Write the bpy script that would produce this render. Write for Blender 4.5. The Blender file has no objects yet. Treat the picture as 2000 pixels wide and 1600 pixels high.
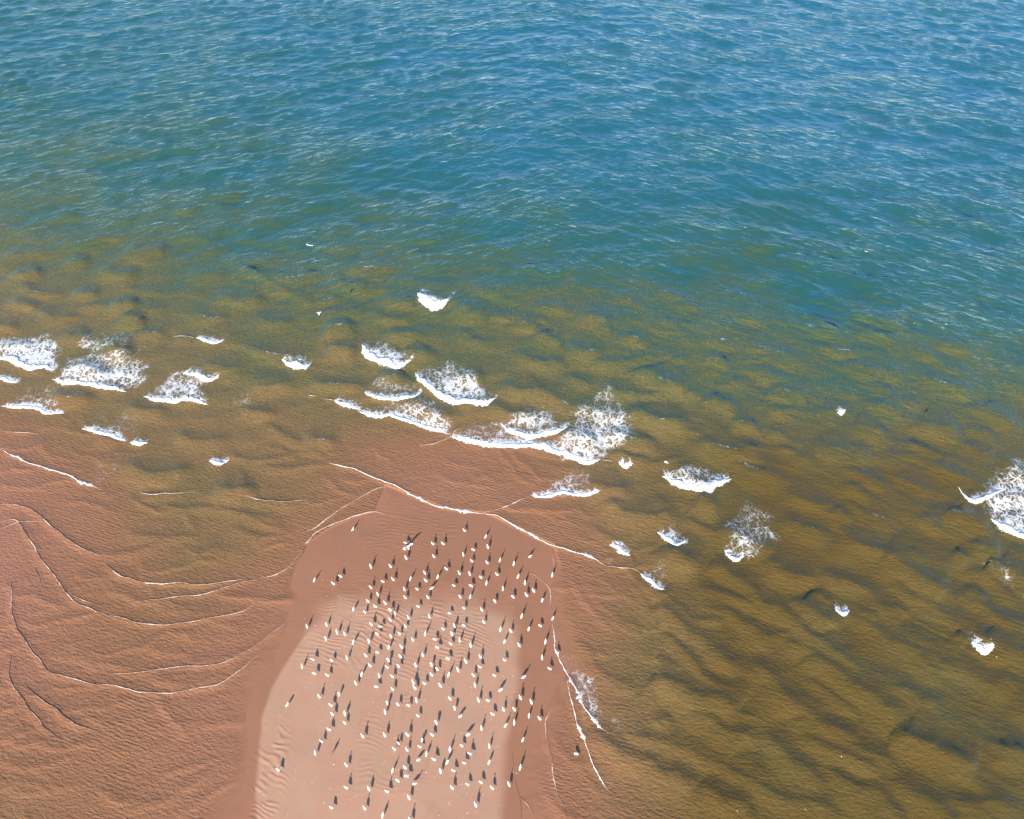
import bpy, bmesh, math, random
import numpy as np
random.seed(7)
R = math.radians
scene = bpy.context.scene
col = scene.collection

# ------------------------------------------------------------------ camera, sky, sun, exposure
CAM_H, PITCH, FOC = 75.0, R(48.0), 1570.0          # metres, degrees below the horizon, focal length in photo pixels
cam_d = bpy.data.cameras.new('camera')
cam = bpy.data.objects.new('camera', cam_d)
col.objects.link(cam)
cam.location = (0, 0, CAM_H)
cam.rotation_euler = (math.pi/2 - PITCH, 0, 0)
cam_d.sensor_fit = 'HORIZONTAL'
cam_d.angle = 2*math.atan(1000/FOC)
cam_d.clip_start, cam_d.clip_end = 0.5, 30000
scene.camera = cam

SUN_EL, SUN_AZ = R(18.5), R(19.0)                  # light travels forward and 19 degrees to the right
sky_w = bpy.data.worlds.new('World')
scene.world = sky_w
sky_w.use_nodes = True
nt = sky_w.node_tree
bg = nt.nodes['Background']
sky = nt.nodes.new('ShaderNodeTexSky')
sky.sky_type = 'NISHITA'
sky.sun_disc = False
sky.sun_elevation = SUN_EL
sky.sun_rotation = math.pi + SUN_AZ
sky.air_density, sky.dust_density, sky.ozone_density = 1.0, 0.2, 3.0
nt.links.new(sky.outputs[0], bg.inputs[0])
bg.inputs[1].default_value = 0.092

sun_d = bpy.data.lights.new('sun', 'SUN')
sun_d.energy, sun_d.angle, sun_d.color = 4.6, R(0.5), (1.0, 0.90, 0.78)
sun = bpy.data.objects.new('sun', sun_d)
col.objects.link(sun)
sun.rotation_euler = (math.pi/2 - SUN_EL, 0, -SUN_AZ)
sun.location = (-30, -80, 60)

vs = scene.view_settings
vs.view_transform, vs.look, vs.gamma, vs.use_curve_mapping = 'Standard', 'None', 1.0, False
vs.exposure = 1.5

# ------------------------------------------------------------------ numeric helpers
def at(px, py, z=0.0):
    """the place on the level z that is seen at a spot of the photograph"""
    px = np.asarray(px, float); py = np.asarray(py, float)
    a = (px-1000)/FOC; b = (800-py)/FOC
    dy = math.cos(PITCH)+b*math.sin(PITCH); dz = -math.sin(PITCH)+b*math.cos(PITCH)
    t = (z-CAM_H)/dz
    return a*t, dy*t

def spot(x, y):
    """the reverse for the ground: used only to read the sounding table"""
    y = np.maximum(y, 8.0)
    dep = y*math.cos(PITCH)+CAM_H*math.sin(PITCH)
    up = y*math.sin(PITCH)-CAM_H*math.cos(PITCH)
    return 1000+FOC*x/dep, 800-FOC*up/dep

def hash2(ix, iy, seed):
    h = (ix.astype(np.int64)*374761393 + iy.astype(np.int64)*668265263 + seed*1274126177) & 0xffffffff
    h = ((h ^ (h >> 13))*1274126177) & 0xffffffff
    h = h ^ (h >> 16)
    return (h & 0xffff)/65535.0

def noise(x, y, seed=0):
    x = np.asarray(x, float); y = np.asarray(y, float)
    ix = np.floor(x); iy = np.floor(y)
    fx = x-ix; fy = y-iy
    fx = fx*fx*fx*(fx*(fx*6-15)+10); fy = fy*fy*fy*(fy*(fy*6-15)+10)
    a = hash2(ix, iy, seed); b = hash2(ix+1, iy, seed); c = hash2(ix, iy+1, seed); d = hash2(ix+1, iy+1, seed)
    return (a+(b-a)*fx)*(1-fy)+(c+(d-c)*fx)*fy          # 0..1

def fbm(x, y, seed=0, n=3):
    s = 0; a = 1; t = 0
    for k in range(n):
        s = s+a*noise(x*2**k+17.3*k, y*2**k-9.1*k, seed+k); t += a; a *= .5
    return s/t

def sstep(a, b, x):
    t = np.clip((x-a)/(b-a), 0, 1)
    return t*t*(3-2*t)

def poly_sdf(x, y, P):
    """signed distance to a polygon, positive outside"""
    d = np.full(x.shape, 1e9); inside = np.zeros(x.shape, bool)
    n = len(P)
    for i in range(n):
        x0, y0 = P[i]; x1, y1 = P[(i+1) % n]
        ex, ey = x1-x0, y1-y0
        t = np.clip(((x-x0)*ex+(y-y0)*ey)/(ex*ex+ey*ey+1e-9), 0, 1)
        d = np.minimum(d, np.hypot(x-x0-t*ex, y-y0-t*ey))
        if abs(ey) > 1e-9:
            c = ((y0 > y) != (y1 > y)) & (x < ex*(y-y0)/ey+x0)
            inside ^= c
    return np.where(inside, -d, d)

def smooth_line(pts, step=0.35, jit=0.12, seed=1):
    """photo points -> dense, slightly wandering ground line"""
    x, y = at([p[0] for p in pts], [p[1] for p in pts])
    P = np.stack([x, y], 1)
    if len(P) > 2:
        Q = np.vstack([2*P[0]-P[1], P, 2*P[-1]-P[-2]])
        out = []
        for i in range(1, len(Q)-2):
            L = np.linalg.norm(Q[i+1]-Q[i]); m = max(2, int(L/step))
            t = (np.arange(m)/m)[:, None]
            a, b, c, d = Q[i-1], Q[i], Q[i+1], Q[i+2]
            out.append(.5*((2*b)+(-a+c)*t+(2*a-5*b+4*c-d)*t*t+(-a+3*b-3*c+d)*t**3))
        P = np.vstack(out+[P[-1:]])
    else:
        m = max(2, int(np.linalg.norm(P[1]-P[0])/step)); t = np.linspace(0, 1, m+1)[:, None]
        P = P[0]*(1-t)+P[1]*t
    T = np.gradient(P, axis=0); T /= np.linalg.norm(T, axis=1)[:, None]+1e-9
    N = np.stack([-T[:, 1], T[:, 0]], 1)                # left of travel = the water behind the front
    s = np.concatenate([[0], np.cumsum(np.linalg.norm(np.diff(P, axis=0), axis=1))])
    w = (fbm(s/1.6, s*0+seed*3.7, seed, 3)-.5)*2*jit*3
    P = P+N*w[:, None]
    return P, N, s

# ------------------------------------------------------------------ soundings: how deep and clouded the water is (0 wet sand .. 1 open sea)
SOUND = {
 -700: [(-1500, .9), (0, .95), (1000, 1), (3500, 1)],
 0: [(0, .84), (500, .90), (1000, .95), (1500, .98), (2000, 1)],
 150: [(0, .79), (500, .86), (1000, .92), (1500, .95), (2000, .98)],
 300: [(0, .66), (300, .70), (600, .79), (1000, .86), (1500, .9), (2000, .93)],
 430: [(0, .54), (300, .63), (600, .71), (1000, .75), (1500, .79), (2000, .84)],
 520: [(0, .43), (250, .48), (500, .58), (800, .62), (1100, .65), (1500, .72), (2000, .81)],
 600: [(0, .34), (250, .42), (500, .46), (750, .50), (950, .54), (1200, .58), (1500, .65), (2000, .76)],
 700: [(0, .29), (250, .34), (500, .38), (750, .40), (1000, .46), (1200, .49), (1500, .57), (1750, .60), (2000, .67)],
 800: [(0, .16), (250, .27), (450, .30), (650, .26), (900, .29), (1100, .38), (1300, .47), (1500, .53), (1700, .53), (2000, .58)],
 880: [(0, .05), (150, .15), (300, .24), (450, .27), (620, .20), (750, .10), (950, .08), (1150, .25), (1400, .45), (1700, .50), (2000, .50)],
 960: [(0, .02), (200, .10), (350, .27), (500, .28), (650, .12), (850, .04), (1050, .10), (1250, .29), (1500, .45), (1800, .51), (2000, .50)],
 1050: [(0, .0), (150, .06), (350, .23), (500, .22), (580, .11), (1100, .08), (1200, .20), (1400, .40), (1700, .49), (2000, .50)],
 1150: [(0, 0), (200, .11), (400, .14), (520, .06), (1150, .08), (1250, .20), (1400, .36), (1700, .47), (2000, .50)],
 1300: [(0, .03), (250, .10), (450, .05), (1130, .12), (1250, .26), (1450, .39), (1700, .49), (2000, .51)],
 1450: [(0, .08), (250, .09), (430, .04), (1080, .04), (1200, .20), (1350, .30), (1600, .45), (2000, .52)],
 1600: [(0, .13), (250, .10), (430, .05), (1080, .05), (1250, .18), (1400, .29), (1600, .42), (1830, .58), (2000, .50)],
}
def sounding(x, y):
    px, py = spot(x, y)
    keys = sorted(SOUND)
    rows = [np.interp(px, [a for a, b in SOUND[k]], [b for a, b in SOUND[k]]) for k in keys]
    out = np.array(rows[0])
    for k0, k1, r0, r1 in zip(keys[:-1], keys[1:], rows[:-1], rows[1:]):
        t = sstep(k0, k1, py)*.5+np.clip((py-k0)/(k1-k0), 0, 1)*.5
        m = py > k0
        out[m] = (r0+(r1-r0)*t)[m]
    wob = (fbm(x/11, y/11, 40, 3)-.5)*.16*sstep(.05, .3, out)
    return np.clip(out+wob, 0, 1)

def bar_sdf(x, y):
    """distance from the edge of the bare sandbar; its flanks wander"""
    k = sstep(50, 42, y)
    wx = (fbm(x/5, y/5, 91, 3)-.5)*3.2*k
    return poly_sdf(x+wx, y+(fbm(x/5, y/5, 92, 2)-.5)*1.6*k, BAR)

def ground(pts):
    x, y = at([p[0] for p in pts], [p[1] for p in pts])
    return list(zip(x, y))
BAR = ground([(600, 1064), (640, 1037), (690, 1012), (731, 1001), (752, 950), (800, 967), (865, 993), (945, 1003), (1010, 1031), (1080, 1067),
              (1077, 1150), (1080, 1218), (1085, 1273), (1105, 1321), (1072, 1385), (1045, 1430), (1022, 1500), (1008, 1600), (1003, 1780),
              (470, 1780), (478, 1600), (484, 1500), (492, 1400), (522, 1290), (562, 1180)])
DRY = ground([(662, 1168), (600, 1232), (562, 1290), (532, 1340), (511, 1400), (505, 1470), (499, 1550), (495, 1800), (985, 1800), (985, 1550),
              (990, 1470), (1002, 1400), (1014, 1330), (1017, 1250), (1000, 1195), (930, 1168), (800, 1172), (720, 1165)])

# ------------------------------------------------------------------ wave fronts, traced left to right with the sea behind them
# foam crests: points, foam depth (px), height of the wave, label
CREST = [
 ([(-12, 700), (20, 707), (45, 718), (62, 725), (80, 721), (108, 723)], 11, .38, 'wide white breaker running off the left edge, topmost of the crests there'),
 ([(-10, 737), (15, 745), (34, 748)], 5, .16, 'short white crest at the left edge just under the wide breaker'),
 ([(104, 741), (125, 751), (160, 753), (200, 759), (247, 766)], 9, .34, 'long straight white breaker under the biggest lace patch on the left'),
 ([(279, 775), (300, 784), (345, 788), (360, 783), (406, 790)], 9, .34, 'long white breaker with a small lace patch, right of the biggest left lace patch'),
 ([(358, 729), (385, 738), (405, 746), (428, 738)], 8, .32, 'small tapered breaker with dark water above, just over a long left breaker'),
 ([(383, 660), (400, 667), (420, 673), (434, 668)], 6, .26, 'small thin whitecap alone in olive water, above the left breakers'),
 ([(2, 794), (40, 798), (72, 799), (90, 807), (123, 809)], 6, .18, 'thin white crest bordering brown shallows near the left edge, lower lace beside it'),
 ([(160, 837), (185, 846), (215, 853), (246, 863)], 6, .20, 'thin slanted crest in the left shallows, the longer of a broken pair'),
 ([(254, 864), (272, 871), (289, 867)], 7, .20, 'short stubby crest ending a slanted broken pair in the left shallows'),
 ([(407, 900), (420, 908), (434, 908), (442, 902)], 7, .22, 'tiny curved whitecap alone in the left brown shallows'),
 ([(816, 575), (822, 591), (838, 603), (855, 606), (868, 599), (878, 588)], 18, .55, 'solid white half moon breaker, farthest out to sea'),
 ([(551, 704), (560, 716), (580, 722), (598, 721), (608, 711)], 11, .40, 'small bowl shaped breaker with a spray tuft, left of centre'),
 ([(707, 674), (714, 697), (735, 708), (760, 717), (780, 720), (804, 706)], 15, .50, 'thick white breaker with churned foam on top, below the half moon one'),
 ([(810, 729), (820, 746), (845, 766), (860, 779), (890, 791), (910, 788), (945, 794), (971, 777)], 13, .48, 'largest hook shaped breaker with a broad lace patch, centre of the surf'),
 ([(711, 768), (735, 779), (760, 783), (785, 782), (810, 776), (824, 764)], 7, .28, 'thin bow shaped crest beside the largest hook shaped breaker'),
 ([(651, 783), (670, 794), (701, 800)], 8, .22, 'short white crest at the left end of the long central foam front'),
 ([(700, 803), (720, 813), (745, 817), (760, 814), (800, 826), (840, 839), (877, 850)], 8, .20, 'long jagged foam front edging pink shallows, left half of the central line'),
 ([(880, 853), (910, 864), (940, 871), (990, 873), (1045, 876), (1090, 887), (1120, 898), (1150, 906), (1172, 898)], 12, .26, 'long thick foam front edging pink shallows, right half of the central line'),
 ([(976, 828), (990, 841), (1010, 851), (1035, 858), (1060, 853), (1090, 846), (1112, 834)], 10, .34, 'curved white crest just above the thick right half of the central foam front'),
 ([(1207, 905), (1218, 915), (1224, 916), (1236, 908)], 9, .24, 'little triangular whitecap at the tip of the central foam front'),
 ([(1293, 932), (1310, 943), (1330, 951), (1355, 958), (1385, 962), (1397, 951), (1412, 947), (1428, 936)], 17, .50, 'thick solid white breaker standing alone right of the central foam front'),
 ([(1036, 966), (1050, 972), (1080, 971), (1100, 964), (1130, 969), (1150, 970), (1173, 961)], 7, .18, 'thin flat crest with a lace column, above the top of the sandbar'),
 ([(1189, 1065), (1205, 1073), (1215, 1083), (1231, 1086)], 7, .18, 'small slanted crest in shallows just right of the sandbar tip'),
 ([(1249, 1121), (1262, 1136), (1280, 1149), (1298, 1152)], 8, .22, 'slanted white crest where a swash line ends, right of the sandbar'),
 ([(1284, 1040), (1300, 1056), (1322, 1067), (1339, 1057)], 9, .30, 'small breaker with a spray tuft, right of the small slanted crest'),
 ([(1413, 1075), (1425, 1091), (1440, 1098), (1454, 1089)], 9, .28, 'small white crest at the foot of a round lace patch'),
 ([(1870, 953), (1885, 976), (1900, 985), (1912, 983), (1935, 971), (1962, 956)], 7, .40, 'thin hooked crest at the upper left of the right edge breaker'),
 ([(1934, 1014), (1950, 1031), (1970, 1042), (2000, 1053), (2040, 1058)], 15, .50, 'big white breaker running off the right edge'),
 ([(1630, 1189), (1640, 1201), (1648, 1204), (1660, 1193)], 8, .30, 'tiny whitecap alone in brown water, lower right'),
 ([(1896, 1256), (1910, 1274), (1923, 1280), (1938, 1268)], 13, .40, 'small white breaker with dark wave face, lowest on the right'),
 ([(1634, 809), (1643, 812), (1651, 802)], 7, .22, 'tiny white fleck of a crest in dark olive water, upper right'),
]
# swash and bore lines: points, foam width (px, 0 = no foam), height, length behind (m)
LINE = [
 ([(0, 878), (30, 893), (60, 906), (100, 918), (125, 925), (150, 938), (180, 950), (198, 957)], 4, .10, 3),
 ([(643, 904), (665, 910), (690, 917), (715, 927), (740, 938), (770, 948), (800, 965), (830, 980), (865, 992), (900, 998), (945, 1003)], 4, .09, 3.5),
 ([(945, 1003), (975, 1010), (1010, 1030), (1050, 1052), (1080, 1066), (1120, 1077), (1158, 1089), (1183, 1106)], 5, .09, 3.0),
 ([(945, 1002), (975, 994), (1010, 979), (1037, 968)], 3, .05, 1.5),
 ([(1183, 1105), (1215, 1109), (1240, 1113), (1252, 1122)], 2, .06, 2),
 ([(1080, 1212), (1082, 1242), (1086, 1273), (1100, 1301), (1110, 1318), (1124, 1345), (1137, 1376), (1155, 1400), (1172, 1421), (1188, 1434)], 9, .14, 2.5),
 ([(1106, 1320), (1113, 1352), (1120, 1387), (1131, 1421), (1143, 1449), (1155, 1486), (1168, 1517), (1186, 1540), (1197, 1547)], 6, .10, 2.5),
 ([(1105, 1323), (1089, 1349), (1074, 1388), (1065, 1411), (1067, 1431), (1076, 1483), (1084, 1528), (1091, 1552), (1100, 1572), (1107, 1605)], 3, .05, 1.5),
 ([(1079, 1067), (1080, 1095), (1083, 1119), (1077, 1153)], 1.6, .02, 1),
 ([(1036, 1120), (1055, 1131), (1072, 1148), (1077, 1187), (1080, 1215)], 2.4, .03, 1),
 ([(1003, 1473), (1007, 1524), (1015, 1555), (1018, 1600)], 1.6, .02, 1),
 ([(1015, 1555), (1030, 1572), (1042, 1590)], 1.2, .02, 1),
 ([(-5, 985), (39, 988), (74, 1005), (109, 1036), (144, 1062), (175, 1079), (214, 1088)], 3, .10, 3),
 ([(201, 1093), (232, 1121), (267, 1136), (315, 1142), (354, 1139), (398, 1143), (438, 1138), (481, 1131)], 3.4, .11, 3),
 ([(508, 1130), (543, 1121), (573, 1097), (601, 1058), (623, 1038), (661, 1020), (705, 1005), (731, 1001), (752, 1003)], 3, .04, 1.6),
 ([(590, 1042), (615, 1031), (650, 1006), (690, 979), (735, 955), (760, 949)], 2.4, .05, 1.6),
 ([(0, 1018), (35, 1018), (57, 1053), (92, 1106), (127, 1154), (153, 1180), (188, 1193), (219, 1205)], 2.4, .08, 2.5),
 ([(140, 1160), (165, 1172), (188, 1182)], 3, .07, 1.5),
 ([(200, 1201), (245, 1209), (280, 1219), (324, 1222), (363, 1216), (416, 1207), (464, 1198), (500, 1180)], 3, .09, 2.5),
 ([(254, 1180), (306, 1171), (350, 1166), (394, 1162), (438, 1149), (481, 1136), (510, 1129)], 2.4, .09, 2),
 ([(22, 1136), (24, 1198), (44, 1241), (70, 1281), (96, 1309), (127, 1322), (175, 1335), (228, 1342), (271, 1351), (328, 1353), (385, 1346), (424, 1338), (468, 1309), (503, 1281)], 2.4, .08, 2.5),
 ([(214, 1314), (254, 1315), (306, 1309), (359, 1303), (416, 1299), (460, 1285), (503, 1259), (538, 1233), (569, 1206)], 2, .08, 2),
 ([(130, 1270), (180, 1290), (230, 1302), (290, 1304)], 0, .07, 2),
 ([(20, 1281), (22, 1329), (44, 1364), (57, 1386), (88, 1421), (120, 1445)], 1.4, .08, 2),
 ([(48, 1333), (74, 1359), (109, 1386), (149, 1416), (190, 1428)], 1.4, .10, 2.5),
 ([(70, 1110), (80, 1140), (70, 1180), (62, 1205)], 1.2, .02, 1),
 ([(0, 1035), (40, 1020), (85, 1018)], 1.2, .03, 1),
 ([(300, 1515), (350, 1505), (400, 1490), (450, 1470)], 0, .07, 2),
 ([(340, 1600), (400, 1560), (440, 1535), (480, 1522)], 0, .06, 1.5),
 ([(0, 1505), (60, 1530), (130, 1550)], 0, .08, 3),
 ([(500, 822), (532, 832), (557, 850), (600, 872), (625, 885), (647, 899)], 0, .17, 3),
 ([(490, 906), (550, 914), (600, 910), (645, 901)], 0, .16, 3),
 ([(430, 880), (500, 900), (560, 890), (600, 885)], 0, .12, 2.5),
 ([(880, 853), (868, 860), (850, 868), (820, 872)], 1.5, .05, 1.5),
 ([(265, 958), (290, 967), (330, 965), (380, 962)], 3, .16, 3),
 ([(475, 968), (520, 979), (560, 980), (600, 976)], 2.4, .15, 3),
 ([(300, 985), (360, 992), (420, 990), (480, 1005), (540, 1030), (580, 1042)], 0, .13, 2.5),
 ([(395, 990), (450, 1000), (520, 1012), (570, 1035)], 0, .10, 2),
 ([(190, 1085), (230, 1082), (270, 1075), (310, 1058), (350, 1047), (410, 1050)], 0, .12, 2),
 ([(500, 1080), (530, 1066), (560, 1058), (575, 1056)], 0, .09, 1.5),
 ([(0, 843), (40, 846), (75, 849)], 2, .08, 2),
 ([(602, 773), (618, 775)], 3, .10, 2), ([(634, 779), (652, 783)], 3, .10, 2),
 ([(880, 852), (890, 841), (906, 834)], 3, .10, 1.5),
 ([(1172, 898), (1196, 901)], 3, .14, 2), ([(1297, 903), (1306, 907)], 4, .16, 2),
 ([(338, 658), (362, 659), (384, 661)], 2, .16, 3),
 ([(430, 738), (455, 731), (480, 727)], 1.2, .16, 3),
 ([(1240, 908), (1280, 905), (1320, 898), (1352, 886)], 0, .22, 3),
 ([(155, 597), (207, 598), (250, 607), (300, 604), (330, 597)], 0, .26, 4),
 ([(632, 599), (662, 610), (692, 606), (720, 598)], 0, .34, 4),
 ([(430, 500), (480, 522), (530, 552), (580, 578), (630, 600)], 0, .26, 4),
 ([(805, 568), (850, 585), (900, 590), (930, 585)], 0, .3, 4),
 ([(950, 618), (975, 620), (1000, 632)], 0, .26, 4),
 ([(1140, 700), (1200, 708), (1290, 690)], 0, .34, 4),
 ([(1230, 778), (1275, 770), (1310, 760), (1335, 768), (1380, 758)], 1, .36, 4),
 ([(1390, 752), (1410, 757), (1450, 738)], 1, .32, 4),
 ([(1670, 716), (1700, 730), (1730, 740)], 1.4, .34, 3.5),
 ([(1685, 746), (1715, 752), (1735, 768), (1755, 783), (1790, 788), (1810, 800)], 1.6, .34, 3.5),
 ([(1510, 866), (1540, 878), (1565, 893), (1600, 886)], 1.2, .34, 3.5),
 ([(1590, 800), (1625, 802), (1660, 790)], 0, .3, 3.5),
 ([(1500, 812), (1540, 800), (1570, 808)], 1, .32, 3.5),
 ([(1735, 918), (1755, 936), (1790, 948), (1830, 957)], 1.4, .34, 3.5),
 ([(1760, 855), (1790, 872), (1820, 888), (1850, 888)], 1.2, .32, 3.5),
 ([(1875, 828), (1905, 842), (1945, 838)], 1.2, .3, 3.5),
 ([(1655, 938), (1680, 965), (1705, 968)], 1.4, .32, 3.5),
 ([(1628, 985), (1645, 1003), (1672, 1012)], 1.4, .34, 3.5),
 ([(1800, 1000), (1825, 1028), (1850, 1040)], 1.2, .34, 3.5),
 ([(1770, 1065), (1795, 1090), (1815, 1102)], 1.0, .32, 3.5),
 ([(1860, 1070), (1880, 1085), (1900, 1098)], 1.2, .34, 3.5),
 ([(1344, 1148), (1408, 1158), (1460, 1178), (1504, 1198), (1530, 1206)], 1.0, .26, 3),
 ([(1590, 1150), (1610, 1170), (1632, 1190)], 1.2, .30, 3.5), ([(1660, 1193), (1700, 1197), (1730, 1210)], 0, .28, 3.5),
 ([(1264, 1413), (1290, 1408), (1320, 1400)], 0, .22, 2), ([(1556, 1416), (1584, 1446), (1632, 1468), (1680, 1486), (1740, 1492)], .8, .34, 3.5),
 ([(1200, 1428), (1240, 1440), (1280, 1448), (1340, 1464), (1384, 1486), (1456, 1518), (1520, 1554), (1600, 1573), (1660, 1592)], 0, .26, 3.5),
 ([(1400, 1335), (1420, 1362), (1440, 1388), (1472, 1398), (1500, 1398)], 0, .26, 3),
 ([(1500, 1245), (1540, 1254), (1616, 1275), (1692, 1262)], 0, .30, 3.5),
 ([(1440, 1310), (1480, 1318), (1530, 1330)], 0, .26, 3),
 ([(1864, 1230), (1880, 1246), (1896, 1258)], 1.5, .34, 3), ([(1938, 1268), (1960, 1278), (1985, 1292)], 1, .34, 3),
 ([(1896, 1098), (1932, 1128), (1972, 1162), (2005, 1178)], 1.4, .34, 3.5),
 ([(1880, 1140), (1905, 1158), (1935, 1165)], .8, .30, 3.5),
 ([(1245, 1120), (1255, 1160), (1270, 1195), (1295, 1220)], 0, .14, 2.5),
 ([(1190, 1340), (1220, 1350), (1260, 1345)], 0, .10, 2),
 ([(1330, 1000), (1370, 1030), (1420, 1045)], 0, .24, 3), ([(1270, 960), (1300, 985), (1330, 1010)], 0, .14, 3),
 ([(1180, 975), (1200, 1000), (1225, 1020), (1240, 1050)], 0, .10, 2.5), ([(1085, 985), (1100, 1010), (1130, 1030)], 0, .06, 2),
 ([(1560, 1300), (1600, 1340), (1660, 1380), (1700, 1420)], 0, .26, 3.5),
 ([(1840, 1545), (1880, 1570), (1950, 1565), (2010, 1575)], 0, .36, 4),
]
# lace of foam left behind: outline, strength
LACE = [
 ([(-20, 662), (60, 660), (100, 645), (122, 672), (110, 722), (50, 712), (-20, 695)], 1.0),
 ([(140, 650), (200, 632), (275, 635), (282, 680), (210, 690), (150, 690)], .52),
 ([(130, 700), (200, 680), (250, 680), (297, 715), (292, 745), (246, 760), (170, 750), (108, 738)], .82),
 ([(300, 755), (340, 725), (390, 715), (410, 725), (390, 780), (340, 780), (288, 772)], .80),
 ([(-20, 715), (40, 725), (40, 745), (-20, 735)], .5),
 ([(40, 755), (100, 742), (125, 760), (122, 803), (80, 800), (15, 792)], .50),
 ([(170, 795), (230, 785), (295, 800), (280, 858), (230, 850), (165, 832)], .38),
 ([(180, 900), (245, 880), (250, 910), (200, 950), (170, 940)], .36),
 ([(440, 770), (490, 745), (515, 755), (490, 795), (450, 790)], .40),
 ([(575, 688), (592, 688), (606, 706), (580, 712), (560, 706)], .72),
 ([(728, 668), (762, 662), (775, 680), (802, 702), (770, 706), (720, 695)], .95),
 ([(822, 722), (850, 700), (915, 706), (935, 735), (968, 775), (925, 785), (880, 780), (840, 755)], .80),
 ([(700, 750), (760, 718), (800, 745), (820, 765), (770, 776), (720, 770)], .55),
 ([(670, 790), (700, 770), (705, 795)], .6),
 ([(700, 800), (740, 785), (800, 780), (850, 760), (885, 830), (878, 848), (820, 828), (750, 810)], .66),
 ([(415, 895), (440, 893), (440, 903), (415, 903)], .6),
 ([(885, 850), (905, 830), (950, 815), (985, 800), (1000, 845), (1040, 862), (985, 870), (910, 860)], .58),
 ([(1000, 810), (1055, 785), (1090, 800), (1100, 830), (1060, 850), (1015, 845), (985, 832)], .80),
 ([(1110, 790), (1150, 770), (1168, 742), (1192, 750), (1230, 792), (1245, 860), (1195, 892), (1165, 893), (1070, 868), (1120, 830)], .72),
 ([(1060, 862), (1120, 840), (1170, 870), (1160, 900), (1100, 890)], .85),
 ([(1060, 955), (1110, 905), (1150, 905), (1168, 960), (1110, 962), (1060, 968)], .58),
 ([(1310, 922), (1350, 905), (1370, 900), (1400, 930), (1350, 935)], .8),
 ([(1292, 1038), (1315, 1020), (1335, 1040), (1338, 1058), (1310, 1058)], .75),
 ([(1262, 1115), (1290, 1085), (1330, 1080), (1300, 1148), (1280, 1145)], .5),
 ([(1412, 1040), (1440, 985), (1480, 950), (1530, 1010), (1520, 1060), (1475, 1092), (1430, 1082)], .58),
 ([(1905, 940), (1955, 900), (2030, 870), (2030, 1050), (1960, 1032), (1930, 1005), (1910, 978)], .80),
 ([(1895, 1090), (1990, 1085), (2000, 1170), (1960, 1152), (1930, 1120)], .48),
 ([(1868, 1225), (1900, 1232), (1925, 1262), (1905, 1264)], .7),
 ([(1820, 1150), (1850, 1150), (1840, 1180)], .36), ([(1700, 700), (1720, 730), (1705, 735)], .5),
 ([(1084, 1225), (1100, 1240), (1130, 1290), (1165, 1320), (1160, 1380), (1186, 1430), (1150, 1400), (1118, 1345), (1094, 1295)], .64),
 ([(1150, 1420), (1180, 1440), (1196, 1500), (1192, 1540), (1165, 1508), (1150, 1460)], .45),
 ([(1190, 1360), (1230, 1350), (1220, 1420), (1190, 1420)], .34),
 ([(1160, 1095), (1200, 1075), (1220, 1095), (1190, 1106)], .4),
]
def vert_scale(py):                                    # photo pixels per metre of ground depth
    dep = PITCH-math.atan((800-py)/FOC)
    d = CAM_H/math.sin(dep)
    return FOC*math.sin(dep)/d/math.cos(dep-PITCH)**2
CR, FR = [], []                                               # every front: dense line, normals, run, height, tail, front width
for i, (pts, th, A, lab) in enumerate(CREST):
    P, Nn, s = smooth_line(pts, .16, .05, 100+i)
    T = th/vert_scale(pts[len(pts)//2][1])
    kk = max(3, len(P)//4)*2+1; pad = np.concatenate([2*P[0]-P[kk//2:0:-1], P, 2*P[-1]-P[-2:-kk//2-1:-1]])
    Ps = np.stack([np.convolve(pad[:, q], np.ones(kk)/kk, 'valid')[:len(P)] for q in (0, 1)], 1)[::2]
    FR.append((Ps+Nn.mean(0)*.4*T, None, np.concatenate([[0], np.cumsum(np.linalg.norm(np.diff(Ps, axis=0), axis=1))]), A*.6, 1.2+3*A, .40+1.4*A)); CR.append((P, Nn, s, T))
for i, (pts, w, A, L) in enumerate(LINE):
    FR.append(smooth_line(pts, .35, .05, 300+i)+((A*1.05, max(.45, 5.0*A), .16+1.6*A) if A < .12 else (A*.9, max(.45, 3.1*A), .6+2.8*A)))

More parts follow.
